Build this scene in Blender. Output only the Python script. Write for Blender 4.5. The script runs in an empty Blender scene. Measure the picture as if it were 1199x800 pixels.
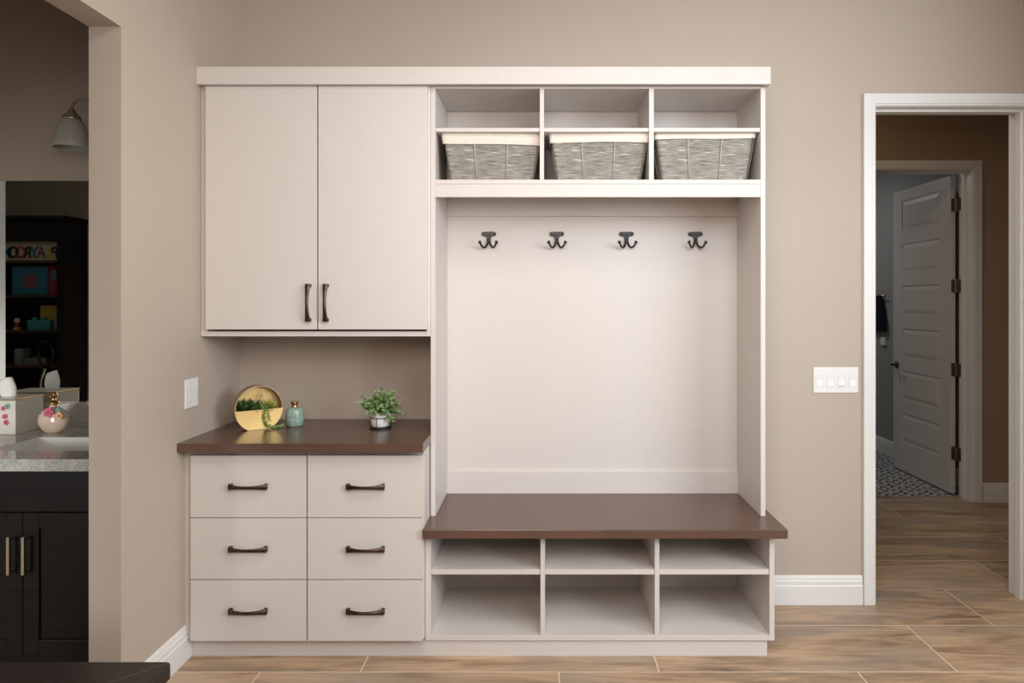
import bpy, bmesh, math, random
from mathutils import Vector, Matrix
random.seed(7)
C = bpy.context.scene.collection
F, CX, CY, H, D0 = 815.0, 638.0, 352.0, 1.5, 3.44      # lens in pixels, vanishing point, eye height, camera to back wall
def PX(px, d): return (px-CX)*d/F
def PZ(py, d): return H-(py-CY)*d/F
R = math.radians

# ------------------------------------------------------------------ materials
class NT:
    def __init__(s, name):
        s.m = bpy.data.materials.new(name); s.m.use_nodes = True
        s.t = s.m.node_tree; s.b = s.t.nodes['Principled BSDF']
        s.obj = None
    def n(s, ty, **kw):
        x = s.t.nodes.new(ty)
        for k, v in kw.items(): setattr(x, k, v)
        return x
    def link(s, a, b): s.t.links.new(a, b)
    def put(s, sock, v):
        if isinstance(v, bpy.types.NodeSocket): s.link(v, sock)
        else: sock.default_value = v
    def coord(s):
        if s.obj is None: s.obj = s.n('ShaderNodeTexCoord').outputs['Object']
        return s.obj
    def math(s, op, a, b=None, c=None):
        x = s.n('ShaderNodeMath', operation=op)
        s.put(x.inputs[0], a)
        if b is not None: s.put(x.inputs[1], b)
        if c is not None: s.put(x.inputs[2], c)
        return x.outputs[0]
    def xyz(s, v):
        x = s.n('ShaderNodeSeparateXYZ'); s.put(x.inputs[0], v); return x.outputs
    def comb(s, a, b, c):
        x = s.n('ShaderNodeCombineXYZ')
        for i, v in enumerate((a, b, c)): s.put(x.inputs[i], v)
        return x.outputs[0]
    def scale(s, v, k):
        x = s.n('ShaderNodeMapping'); s.put(x.inputs[0], v); x.inputs['Scale'].default_value = k; return x.outputs[0]
    def noise(s, v, sc, det=3, rough=.5, dist=0):
        x = s.n('ShaderNodeTexNoise'); s.put(x.inputs['Vector'], v)
        x.inputs['Scale'].default_value = sc; x.inputs['Detail'].default_value = det
        x.inputs['Roughness'].default_value = rough; x.inputs['Distortion'].default_value = dist
        return x.outputs['Fac']
    def ramp(s, f, stops):
        x = s.n('ShaderNodeValToRGB'); s.put(x.inputs[0], f)
        e = x.color_ramp.elements
        e[0].position = stops[0][0]; e[0].color = (*stops[0][1], 1)
        e[1].position = stops[-1][0]; e[1].color = (*stops[-1][1], 1)
        for p, c in stops[1:-1]:
            q = e.new(p); q.color = (*c, 1)
        return x.outputs[0]
    def mix(s, f, a, b):
        x = s.n('ShaderNodeMix', data_type='RGBA'); s.put(x.inputs[0], f)
        s.put(x.inputs[6], a if isinstance(a, bpy.types.NodeSocket) else (*a, 1))
        s.put(x.inputs[7], b if isinstance(b, bpy.types.NodeSocket) else (*b, 1))
        return x.outputs[2]
    def bump(s, h, st, dist=.002):
        x = s.n('ShaderNodeBump'); s.put(x.inputs['Height'], h)
        x.inputs['Strength'].default_value = st; x.inputs['Distance'].default_value = dist
        s.link(x.outputs[0], s.b.inputs['Normal'])
    def col(s, c): s.put(s.b.inputs['Base Color'], c if isinstance(c, bpy.types.NodeSocket) else (*c, 1))
    def set(s, rough=None, metal=None, spec=None, **kw):
        if rough is not None: s.b.inputs['Roughness'].default_value = rough
        if metal is not None: s.b.inputs['Metallic'].default_value = metal
        if spec is not None: s.b.inputs['Specular IOR Level'].default_value = spec
        for k, v in kw.items(): s.b.inputs[k].default_value = v
        return s.m

def plain(name, c, rough=.5, metal=0, spec=.5, var=.06, sc=30, bump=0):
    t = NT(name)
    f = t.noise(t.coord(), sc, 3)
    lo = tuple(x*(1-var) for x in c); hi = tuple(min(1, x*(1+var)) for x in c)
    t.col(t.ramp(f, [(.3, lo), (.7, hi)]))
    if bump: t.bump(f, bump)
    return t.set(rough, metal, spec)

def linen(name, c):
    t = NT(name); v = t.coord()
    a = t.noise(t.scale(v, (1, 1, .02)), 420, 2)
    b = t.noise(t.scale(v, (.02, .02, 1)), 420, 2)
    f = t.math('MULTIPLY', t.math('ADD', a, b), .5)
    t.col(t.ramp(f, [(.3, tuple(x*.965 for x in c)), (.7, tuple(min(1, x*1.025) for x in c))]))
    t.bump(f, .05, .0004)
    return t.set(.45, 0, .35)

def paint(name, c, rough=.6, bumpy=.1):
    t = NT(name); f = t.noise(t.coord(), 260, 2)
    g = t.noise(t.coord(), 1.4, 2)
    t.col(t.ramp(g, [(.3, tuple(x*.98 for x in c)), (.7, tuple(min(1, x*1.02) for x in c))]))
    t.bump(f, bumpy, .0006)
    return t.set(rough, 0, .3)

def wood_tile():
    t = NT('wood_look_tile'); x, y, z = t.xyz(t.coord())
    v = t.math('DIVIDE', t.math('ADD', y, .63), .402)
    row = t.math('FLOOR', v)
    u = t.math('DIVIDE', t.math('SUBTRACT', t.math('SUBTRACT', x, .461), t.math('MULTIPLY', row, .404)), 1.206)
    cu = t.math('FLOOR', u)
    fu = t.math('FRACT', u); fv = t.math('FRACT', v)
    du = t.math('MULTIPLY', t.math('MINIMUM', fu, t.math('SUBTRACT', 1, fu)), 1.206)
    dv = t.math('MULTIPLY', t.math('MINIMUM', fv, t.math('SUBTRACT', 1, fv)), .402)
    g = t.math('LESS_THAN', t.math('MINIMUM', du, dv), .0024)
    wn = t.n('ShaderNodeTexWhiteNoise'); t.link(t.comb(row, cu, 3.3), wn.inputs['Vector'])
    rnd = wn.outputs['Value']
    off = t.math('MULTIPLY', rnd, 37)
    p = t.comb(t.math('ADD', t.math('MULTIPLY', x, 1.1), off), t.math('ADD', t.math('MULTIPLY', y, 7.5), off), 0)
    grain = t.noise(p, 1.6, 7, .62, .9)
    fine = t.noise(t.comb(t.math('ADD', t.math('MULTIPLY', x, 3), off), t.math('MULTIPLY', y, 60), 0), 2.2, 4, .6, .3)
    blot = t.noise(t.comb(t.math('ADD', x, off), t.math('MULTIPLY', y, 2.5), 1), 2.0, 3, .5, .4)
    f = t.math('ADD', t.math('ADD', t.math('ADD', t.math('MULTIPLY', t.math('SUBTRACT', grain, .5), .95), .31), t.math('MULTIPLY', fine, .30)), t.math('MULTIPLY', t.math('SUBTRACT', rnd, .5), .10))
    c = t.ramp(f, [(.22, (.17, .113, .07)), (.36, (.33, .218, .132)), (.46, (.475, .322, .203)), (.60, (.60, .425, .275)), (.72, (.67, .50, .345))])
    c = t.mix(t.ramp(blot, [(.45, (0, 0, 0)), (.68, (.7, .7, .7))]), c, (.36, .295, .235))
    c = t.mix(g, c, (.78, .66, .52))
    t.col(c)
    t.bump(t.math('SUBTRACT', t.math('MULTIPLY', f, .25), g), .35, .0015)
    return t.set(.42, 0, .4)

def cement_tile():
    t = NT('patterned_cement_tile'); x, y, z = t.xyz(t.coord())
    S = .2
    px = t.math('MULTIPLY', t.math('SUBTRACT', t.math('FRACT', t.math('DIVIDE', x, S)), .5), 2)
    py = t.math('MULTIPLY', t.math('SUBTRACT', t.math('FRACT', t.math('DIVIDE', y, S)), .5), 2)
    r = t.math('SQRT', t.math('ADD', t.math('MULTIPLY', px, px), t.math('MULTIPLY', py, py)))
    th = t.math('ARCTAN2', py, px)
    a = t.math('SINE', t.math('ADD', t.math('MULTIPLY', r, 9.0), t.math('MULTIPLY', t.math('SINE', t.math('MULTIPLY', th, 4)), 1.8)))
    b = t.math('MULTIPLY', t.math('SINE', t.math('MULTIPLY', px, 9.4)), t.math('SINE', t.math('MULTIPLY', py, 9.4)))
    f = t.math('ADD', a, t.math('MULTIPLY', b, .9))
    m = t.math('LESS_THAN', f, -.35)
    t.col(t.mix(m, (.50, .50, .49), (.035, .035, .04)))
    return t.set(.5, 0, .3)

def granite():
    t = NT('grey_granite'); v = t.coord()
    a = t.noise(v, 160, 4, .7); b = t.noise(v, 14, 4, .6, 1.0)
    c = t.ramp(a, [(.36, (.12, .12, .115)), (.47, (.38, .38, .36)), (.60, (.62, .62, .59))])
    c2 = t.ramp(b, [(.35, (.30, .30, .29)), (.65, (.60, .60, .575))])
    t.col(t.mix(.5, c, c2))
    return t.set(.12, 0, .5)

def cord():
    t = NT('woven_paper_cord'); v = t.coord()
    n = t.noise(t.scale(v, (1, 1, 14)), 26, 4, .6)
    m = t.noise(t.scale(v, (1.0, 1.0, 9)), 11, 2)
    c = t.ramp(n, [(.30, (.11, .10, .085)), (.48, (.285, .265, .232)), (.66, (.42, .39, .345))])
    c = t.mix(t.ramp(m, [(.66, (0, 0, 0)), (.73, (1, 1, 1))]), c, (.78, .72, .62))
    t.col(c); t.bump(n, .4, .002)
    return t.set(.8, 0, .2)

def dark_wood(name, c=(.016, .012, .011), r=.3, sp=.4):
    t = NT(name); v = t.coord()
    n = t.noise(t.scale(v, (1, 8, 8)), 6, 4, .6, .4)
    t.col(t.ramp(n, [(.3, tuple(x*.8 for x in c)), (.7, tuple(x*1.35 for x in c))]))
    return t.set(r, 0, sp)

M = {}
M['wall'] = paint('taupe_wall_paint', (.505, .43, .362))
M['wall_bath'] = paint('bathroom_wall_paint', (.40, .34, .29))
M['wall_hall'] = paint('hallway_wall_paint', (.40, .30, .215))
M['wall_grey'] = paint('grey_room_wall_paint', (.36, .35, .33))
M['ceil'] = paint('ceiling_paint', (.72, .69, .65))
M['trim'] = paint('white_trim_paint', (.80, .795, .77), .35, .02)
M['cab'] = linen('pale_linen_laminate', (.67, .625, .59))
M['top'] = plain('brown_laminate', (.115, .062, .046), .27, 0, .6, .10, 6)
M['bronze'] = plain('oil_rubbed_bronze', (.080, .054, .047), .36, .85, .5, .35, 60)
M['iron'] = plain('dark_iron', (.045, .040, .040), .38, .7, .5, .2, 60)
M['nickel'] = plain('brushed_nickel', (.55, .50, .42), .28, 1, .5, .05, 80)
M['hinge'] = plain('bronze_hinge', (.20, .145, .10), .4, .8)
M['floor'] = wood_tile()
M['cement'] = cement_tile()
M['granite'] = granite()
M['cord'] = cord()
M['wire'] = plain('painted_wire', (.45, .42, .37), .5)
M['liner'] = plain('cream_cotton', (.80, .735, .65), .85, 0, .2, .03, 40, .2)
M['plastic'] = plain('white_plastic', (.83, .83, .82), .3, 0, .5, .01)
M['mark'] = plain('grey_mark', (.25, .25, .25), .5)
M['gold'] = plain('gold_paint', (.70, .47, .175), .34, .42, .5, .03, 15)
M['goldrim'] = plain('aged_gold_rim', (.42, .30, .17), .4, .6, .5, .1)
M['brass'] = plain('brass', (.62, .38, .14), .22, 1, .5, .05)
M['teal'] = plain('teal_glaze', (.27, .40, .34), .16, 0, .6, .30, 90, .25)
M['pot'] = plain('white_ceramic', (.80, .79, .78), .3, 0, .5, .03, 20)
M['black'] = plain('black_metal', (.02, .02, .022), .4, .5)
M['soil'] = plain('dark_soil', (.03, .025, .02), .9)
def leafmat(name, a, b):
    t = NT(name); f = t.noise(t.coord(), 60, 3)
    t.col(t.ramp(f, [(.35, a), (.65, b)])); t.b.inputs['Subsurface Weight'].default_value = 0
    return t.set(.5, 0, .4)
M['leaf'] = leafmat('fresh_leaf', (.13, .26, .075), (.38, .52, .24))
M['leafdark'] = leafmat('dark_succulent', (.03, .09, .025), (.11, .22, .07))
M['pearl'] = leafmat('trailing_green', (.12, .24, .05), (.30, .42, .12))
M['lime'] = leafmat('lime_succulent', (.42, .45, .06), (.60, .58, .12))
M['sprig'] = leafmat('pale_sprig', (.62, .42, .28), (.80, .66, .50))
M['stem'] = plain('green_stem', (.10, .16, .05), .6)
M['van'] = dark_wood('espresso_cabinet', (.0085, .0070, .0070), .34, .16)
M['bench'] = dark_wood('dark_walnut', (.020, .014, .012), .38)
M['seam'] = plain('pale_joint_line', (.12, .10, .085), .5)
M['bookwood'] = dark_wood('black_bookcase_wood', (.012, .010, .009), .45)
M['shelfwood'] = dark_wood('brown_shelf_wood', (.10, .058, .034), .5)
M['door'] = paint('grey_white_door_paint', (.62, .59, .55), .4, .02)
t = NT('mirror_glass'); t.col((.80, .82, .80)); M['mirror'] = t.set(.0, 1)
t = NT('frosted_glass'); t.col((.47, .49, .46)); M['frost'] = t.set(.35, 0, .5)
M['box'] = plain('ivory_lacquer', (.70, .67, .61), .3, 0, .5, .02)
M['tissue'] = plain('tissue_paper', (.85, .85, .84), .9, 0, .1, .02)
M['flask'] = plain('peach_glass', (.66, .52, .42), .12, 0, .6, .04)
M['pink'] = plain('pink_enamel', (.62, .10, .24), .3)
M['aqua'] = plain('aqua_enamel', (.16, .42, .40), .3)
M['peach'] = plain('peach_enamel', (.75, .42, .24), .3)
M['sink'] = plain('white_porcelain', (.82, .83, .84), .12, 0, .5, .01)
M['towel'] = plain('dark_towel', (.015, .016, .022), .95, 0, .1, .2, 80, .3)
M['sign'] = plain('cream_sign_board', (.55, .50, .38), .6)
for k, c in dict(l_mauve=(.26, .11, .12), l_blue=(.05, .12, .30), l_red=(.50, .06, .05), l_black=(.04, .04, .04), l_orange=(.60, .20, .08),
                 l_yellow=(.62, .45, .08), l_teal=(.05, .32, .34), book_blue=(.04, .22, .36), book_red=(.35, .04, .06),
                 book_yellow=(.60, .42, .08), toy_white=(.60, .58, .55), book_grey=(.25, .27, .27), l_green=(.06, .26, .09)).items():
    M[k] = plain(k.replace('l_', 'letter_paint_'), c, .6)

# ------------------------------------------------------------------ mesh helpers
OFF = {}
def tag(o, label=None, cat=None, group=None, kind=None):
    if label: o['label'] = label
    if cat: o['category'] = cat
    if group: o['group'] = group
    if kind: o['kind'] = kind
    return o
def thing(name, loc, label, cat, group=None):
    o = bpy.data.objects.new(name, None); C.objects.link(o); o.location = loc
    o.empty_display_size = .1
    OFF[o.name] = Vector(loc)
    return tag(o, label, cat, group)

class MB:
    def __init__(s): s.v = []; s.f = []
    def add(s, vs, fs):
        n = len(s.v); s.v += [Vector(a) for a in vs]; s.f += [tuple(i+n for i in f) for f in fs]; return s
    def box(s, x0, x1, y0, y1, z0, z1):
        x0, x1 = sorted((x0, x1)); y0, y1 = sorted((y0, y1)); z0, z1 = sorted((z0, z1))
        return s.add([(x0,y0,z0),(x1,y0,z0),(x1,y1,z0),(x0,y1,z0),(x0,y0,z1),(x1,y0,z1),(x1,y1,z1),(x0,y1,z1)],
                     [(0,3,2,1),(4,5,6,7),(0,1,5,4),(1,2,6,5),(2,3,7,6),(3,0,4,7)])
    def loft(s, rings, caps=True, closed=True):
        n = len(rings[0]); base = len(s.v)
        for r in rings: s.v += [Vector(p) for p in r]
        for i in range(len(rings)-1):
            for j in range(n if closed else n-1):
                k = (j+1) % n
                s.f.append((base+i*n+j, base+i*n+k, base+(i+1)*n+k, base+(i+1)*n+j))
        if caps:
            s.f.append(tuple(base+j for j in reversed(range(n))))
            s.f.append(tuple(base+(len(rings)-1)*n+j for j in range(n)))
        return s
    def lathe(s, prof, c, n=32):
        rings = []
        for r, z in prof:
            r = max(r, .0002)
            rings.append([(c[0]+r*math.cos(2*math.pi*i/n), c[1]+r*math.sin(2*math.pi*i/n), c[2]+z) for i in range(n)])
        return s.loft(rings)
    def prism(s, poly, a, b, axis):
        def p(u, w, t):
            return {'x': (t, u, w), 'y': (u, t, w), 'z': (u, w, t)}[axis]
        return s.loft([[p(u, w, a) for u, w in poly], [p(u, w, b) for u, w in poly]])
    def tube(s, pts, rad, n=8, smooth=True, caps=True):
        pts = [Vector(p) for p in pts]
        if smooth and len(pts) > 2:
            out = []; rr = []
            rl = rad if isinstance(rad, (list, tuple)) else [rad]*len(pts)
            for i in range(len(pts)-1):
                p0 = pts[max(i-1, 0)]; p1 = pts[i]; p2 = pts[i+1]; p3 = pts[min(i+2, len(pts)-1)]
                for k in range(5):
                    t = k/5
                    out.append(.5*((2*p1)+(p2-p0)*t+(2*p0-5*p1+4*p2-p3)*t*t+(3*p1-p0-3*p2+p3)*t**3))
                    rr.append(rl[i]*(1-t)+rl[i+1]*t)
            out.append(pts[-1]); rr.append(rl[-1]); pts = out; rad = rr
        rl = rad if isinstance(rad, (list, tuple)) else [rad]*len(pts)
        rings = []; up = None
        for i, p in enumerate(pts):
            d = (pts[min(i+1, len(pts)-1)]-pts[max(i-1, 0)]).normalized()
            if up is None: up = d.orthogonal().normalized()
            up = (up-d*up.dot(d)).normalized(); w = d.cross(up)
            rings.append([p+(up*math.cos(2*math.pi*j/n)+w*math.sin(2*math.pi*j/n))*rl[i] for j in range(n)])
        return s.loft(rings, caps)
    def sphere(s, c, r, n=10, m=6, sc=(1, 1, 1)):
        rings = []
        for i in range(m+1):
            a = -math.pi/2+math.pi*i/m; q = max(math.cos(a), .02)
            rings.append([(c[0]+r*sc[0]*q*math.cos(2*math.pi*j/n), c[1]+r*sc[1]*q*math.sin(2*math.pi*j/n), c[2]+r*sc[2]*math.sin(a)) for j in range(n)])
        return s.loft(rings)
    def leaf(s, p, d, L, W, up=Vector((0, 0, 1)), curl=.15):
        d = Vector(d).normalized(); up = Vector(up)
        side = d.cross(up)
        if side.length < .1: side = d.cross(Vector((1, 0, 0)))
        side.normalize(); nrm = side.cross(d).normalized(); p = Vector(p)
        vs = [p]
        for t, w in ((.25, .8), (.55, 1), (.85, .55)):
            q = p+d*L*t-nrm*curl*L*t*t
            vs += [q-side*W*w*.5+nrm*W*.12, q, q+side*W*w*.5+nrm*W*.12]
        vs.append(p+d*L-nrm*curl*L)
        return s.add(vs, [(0,2,1),(0,3,2),(1,2,5,4),(2,3,6,5),(4,5,8,7),(5,6,9,8),(7,8,10),(8,9,10)])
    def xf(s, mat):
        s.v = [mat @ v for v in s.v]; return s
    def build(s, name, mat, parent=None, bevel=0, smooth=False, label=None, kind=None, local=False, seg=2):
        off = Vector((0, 0, 0))
        if parent is not None: off = OFF[parent.name]
        me = bpy.data.meshes.new(name)
        sh = Vector((0, 0, 0)) if local else off
        me.from_pydata([tuple(v-sh) for v in s.v], [], s.f)
        bm = bmesh.new(); bm.from_mesh(me); bmesh.ops.recalc_face_normals(bm, faces=bm.faces); bm.to_mesh(me); bm.free()
        me.materials.append(M[mat] if isinstance(mat, str) else mat)
        if smooth:
            me.shade_smooth() if hasattr(me, 'shade_smooth') else None
            for p in me.polygons: p.use_smooth = True
        o = bpy.data.objects.new(name, me); C.objects.link(o)
        if parent is not None: o.parent = parent
        OFF[o.name] = off
        if bevel:
            b = o.modifiers.new('edge', 'BEVEL'); b.width = bevel; b.segments = seg; b.limit_method = 'ANGLE'; b.angle_limit = R(40)
            if smooth is False: 
                b.harden_normals = False
        return tag(o, label, None, None, kind)
def struct(name, mb, mat, bevel=0): return mb.build(name, mat, None, bevel, kind='structure')
def bx(*a): return MB().box(*a)

# ------------------------------------------------------------------ the shell
XL, XLB = -1.505, -1.62            # hall face and bathroom face of the left wall
ZC = 3.05
YO, YO2, ZO = -.968, -2.95, 2.473  # cased-less opening in the left wall
DX0, DX1, DZ = 1.632, 2.392, 2.457 # doorway in the back wall
WT = .15
YH = 1.74                           # far wall of the hallway
EX0, EX1, EZ = 2.26, 3.175, 2.47    # its doorway
XR = 2.55                           # unseen right wall, set close in to shade the doorway side

struct('floor', bx(-6.3, 4.1, -6.2, YH+.155, -.05, 0), 'floor')
struct('floor_tiled_room', bx(1.0, 3.5, YH+.155, 5.2, -.05, 0), 'cement')
w = MB()
w.box(XLB, DX0-.012, 0, WT, 0, ZC); w.box(DX1+.012, 4.1, 0, WT, 0, ZC); w.box(DX0-.012, DX1+.012, 0, WT, DZ+.012, ZC)
struct('wall_back', w, 'wall')
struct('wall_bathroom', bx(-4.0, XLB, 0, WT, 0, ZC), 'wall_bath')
w = MB(); w.box(XLB, XL, YO, 0, 0, ZC); w.box(XLB, XL, YO2, YO, ZO, ZC); w.box(XLB, XL, -6.1, YO2, 0, ZC)
struct('wall_left', w, 'wall')
w = MB(); w.box(XR, XR+.12, -1.4, 0, 0, ZC); w.box(XR, XR+.12, -6.1, -4.15, 0, ZC); w.box(XR, XR+.12, -4.15, -1.4, 2.95, ZC); w.box(XR, XR+.12, -4.15, -1.4, 0, .25)
struct('wall_right', w, 'wall')
struct('wall_front', bx(-6.3, XR+.12, -6.2, -6.1, 0, ZC), 'wall')
struct('ceiling', bx(-6.3, 4.1, -6.2, 5.2, ZC, ZC+.08), 'ceil')
# unseen opening with frame, added beside the camera to let the key light in
w = MB()
for a, b, c, d in ((-4.15, -4.09, .25, 2.95), (-1.46, -1.40, .25, 2.95), (-4.09, -1.46, .25, .31), (-4.09, -1.46, 2.89, 2.95), (-2.98, -2.92, .31, 2.89)):
    w.box(XR+.03, XR+.09, a, b, c, d)
struct('added_window_1', w, 'trim', .003)
# bathroom and playroom side
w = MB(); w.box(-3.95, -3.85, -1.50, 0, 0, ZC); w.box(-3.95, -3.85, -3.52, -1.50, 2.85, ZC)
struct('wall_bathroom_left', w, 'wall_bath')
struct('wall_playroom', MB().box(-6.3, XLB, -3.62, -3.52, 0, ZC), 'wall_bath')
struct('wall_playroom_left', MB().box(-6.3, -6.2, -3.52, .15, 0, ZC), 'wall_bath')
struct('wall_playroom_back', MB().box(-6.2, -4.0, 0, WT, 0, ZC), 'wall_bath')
struct('trim_playroom', MB().box(-3.85, -3.83, -1.50, -1.40, 0, 2.85).box(-3.97, -3.83, -1.515, -1.50, 0, 2.85), 'trim', .002)
# hallway and grey room
w = MB(); w.box(.4, EX0-.012, YH, YH+.155, 0, ZC); w.box(EX1+.012, 4.1, YH, YH+.155, 0, ZC); w.box(EX0-.012, EX1+.012, YH, YH+.155, EZ+.012, ZC)
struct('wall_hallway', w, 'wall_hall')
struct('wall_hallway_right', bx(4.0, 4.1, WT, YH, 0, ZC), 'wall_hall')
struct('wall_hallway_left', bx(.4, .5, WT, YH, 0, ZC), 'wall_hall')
struct('wall_grey_room', MB().box(3.345, 3.45, YH+.155, 5.2, 0, ZC).box(1.0, 1.1, YH+.155, 5.2, 0, ZC).box(1.1, 3.345, 5.1, 5.2, 0, ZC), 'wall_grey')

# baseboards: stepped profile (out, up)
BP = [(0, 0), (.016, 0), (.016, .092), (.013, .098), (.013, .116), (.0105, .121), (.009, .133), (.005, .1435), (0, .1435)]
def base_y(name, x0, x1, y, sgn=-1):
    return struct(name, MB().prism([(y+sgn*a, b) for a, b in BP], x0, x1, 'x'), 'trim', .0012)
def base_x(name, y0, y1, x, sgn=1):
    return struct(name, MB().prism([(x+sgn*a, b) for a, b in BP], y0, y1, 'y'), 'trim', .0012)
base_y('baseboard_back', .966, 1.566, 0)
base_y('baseboard_back', 2.458, XR, 0)
base_x('baseboard_left', YO, -.488, XL, 1)
base_y('baseboard_hallway', 3.255, 4.0, YH)
base_x('baseboard_grey_room', YH+.155, 5.1, 3.345, -1)

# casings and jambs
def casing(name, x0, x1, zt, y, wdt=.062, th=.018, left=True, right=True, mat='trim'):
    m = MB()
    def strip(xa, xb, za, zb, kind, s):
        if kind == 'v':
            m.box(xa, xb, y-th, y, za, zb)
        else:
            m.box(xa, xb, y-th, y, za, zb)
    if left:
        m.box(x0-wdt, x0-.012, y-th, y, 0, zt+wdt); m.box(x0-.012, x0-.003, y-th*.72, y, 0, zt+.003)
    if right:
        m.box(x1+.012, x1+wdt, y-th, y, 0, zt+wdt); m.box(x1+.003, x1+.012, y-th*.72, y, 0, zt+.003)
    m.box(x0-.012, x1+.012, y-th, y, zt+.012, zt+wdt); m.box(x0-.012, x1+.012, y-th*.72, y, zt+.003, zt+.012)
    return struct(name, m, mat, .0015)
casing('trim_1', DX0, DX1, DZ, 0)
def jamb(name, x0, x1, zt, y0, y1, stop0, stop1):
    m = MB()
    m.box(x0-.012, x0, y0, y1, 0, zt); m.box(x1, x1+.012, y0, y1, 0, zt); m.box(x0-.012, x1+.012, y0, y1, zt, zt+.012)
    m.box(x0, x0+.012, stop0, stop1, 0, zt-.012); m.box(x1-.012, x1, stop0, stop1, 0, zt-.012); m.box(x0, x1, stop0, stop1, zt-.012, zt)
    return struct(name, m, 'trim', .0015)
jamb('trim_2', DX0, DX1, DZ, -.001, WT+.001, .045, .085)
casing('trim_3', EX0, EX1, EZ, YH, .070)
jamb('trim_4', EX0, EX1, EZ, YH-.001, YH+.156, .03, .031) if False else jamb('trim_4', EX0, EX1, EZ, YH-.001, YH+.156, YH+.075, YH+.112)
struct('trim_5', MB().box(DX1+.012, DX1+.075, WT, WT+.018, 0, DZ+.07), 'trim', .0015)

# the open six-panel door of the grey room, hinged on its right jamb, standing square to the wall
dr = thing('door_1', (3.17, YH+.165, 0), 'tall grey white door with six raised panels standing open beyond the hallway', 'door')
del dr['category']; dr['kind'] = 'structure'
fx = 3.133                                   # visible face
ya, yb = YH+.235-.04, YH+.235+.885-.04
yp0, yp1 = ya+.150, yb-.150
pan = [(2.115, 2.368), (1.745, 1.992), (1.378, 1.628), (1.005, 1.256), (.636, .886), (.265, .515)]
m = MB()
m.box(fx+.006, fx+.036, ya, yb, .012, 2.465)
m.box(fx, fx+.006, ya, yp0, .012, 2.465); m.box(fx, fx+.006, yp1, yb, .012, 2.465)
zz = [.012]+[z for p in reversed(pan) for z in p]+[2.465]
for i in range(0, len(zz), 2): m.box(fx, fx+.006, yp0, yp1, zz[i], zz[i+1])
leaf_ = m.build('door_leaf', 'door', dr)
for z0, z1 in pan:
    q = MB(); a, b = .008, .042
    q.loft([[(fx+.0062, yp0+a, z0+a), (fx+.0062, yp1-a, z0+a), (fx+.0062, yp1-a, z1-a), (fx+.0062, yp0+a, z1-a)],
            [(fx-.001, yp0+b, z0+b), (fx-.001, yp1-b, z0+b), (fx-.001, yp1-b, z1-b), (fx-.001, yp0+b, z1-b)]])
    q.build('raised_panel', 'door', leaf_)
for yy in (240, 335, 433, 531):
    z = PZ(yy, 5.37)
    m = MB().box(fx+.004, fx+.034, ya-.002, ya, z-.05, z+.05).box(3.171, 3.175, YH+.118, YH+.150, z-.05, z+.05)
    m.tube([(3.158, YH+.174, z-.052), (3.158, YH+.174, z+.052)], .0085, 10, False)
    m.box(3.150, 3.174, YH+.150, YH+.156, z-.05, z+.05).box(fx+.020, 3.160, ya-.022, ya-.002, z-.05, z+.05)
    m.build('hinge', 'hinge', dr, .001)
m = MB(); kz = .93; ky = yb-.065
m.lathe([(.0, 0), (.032, 0), (.032, .006), (.012, .012), (.010, .045), (.010, .05)], (0, 0, 0), 20)
m.xf(Matrix.Translation((fx, ky, kz)) @ Matrix.Rotation(R(-90), 4, 'Y'))
m.tube([(fx-.048, ky+.005, kz), (fx-.050, ky-.04, kz+.002), (fx-.046, ky-.11, kz-.004)], [.010, .009, .007], 8)
m.build('door_handle', 'black', dr, 0, True)

# ------------------------------------------------------------------ handles
def pull(mb, c, axis, L=.163):
    """bow pull: c = centre on the face (facing -Y)"""
    n = 24; rings = []
    for i in range(n+1):
        t = -1+2*i/n; a = abs(t)
        hw = .0062+.0058*a**2.2
        out = .035-.016*a*a; th = .0095+.003*a**4
        u = t*L/2
        prof = [(-hw, out-th), (hw, out-th), (hw, out-.003), (hw*.35, out), (-hw*.35, out), (-hw, out-.003)]
        rings.append([(u, w, o) for w, o in prof])
    def cv(u, w, o):
        return (c[0]+u, c[1]-o, c[2]+w) if axis == 'x' else (c[0]+w, c[1]-o, c[2]+u)
    mb.loft([[cv(*p) for p in r] for r in rings])
    for s in (-1, 1):
        u1 = s*L/2; u0 = s*(L/2-.014)
        mb.loft([[cv(u0, -.012, 0), cv(u1, -.012, 0), cv(u1, .012, 0), cv(u0, .012, 0)],
                 [cv(u0+s*.002, -.0105, .014), cv(u1-s*.0005, -.0115, .014), cv(u1-s*.0005, .0115, .014), cv(u0+s*.002, .0105, .014)]])
    return mb

# ------------------------------------------------------------------ built-in cabinets
dL = 3.045; YL = dL-D0              # front plane of locker panels and upper cabinet
PT = .020
xi0, xi1 = -.479, .944              # inner faces of locker sides
xo0, xo1 = -.4995, .965
YB = -.004

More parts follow.
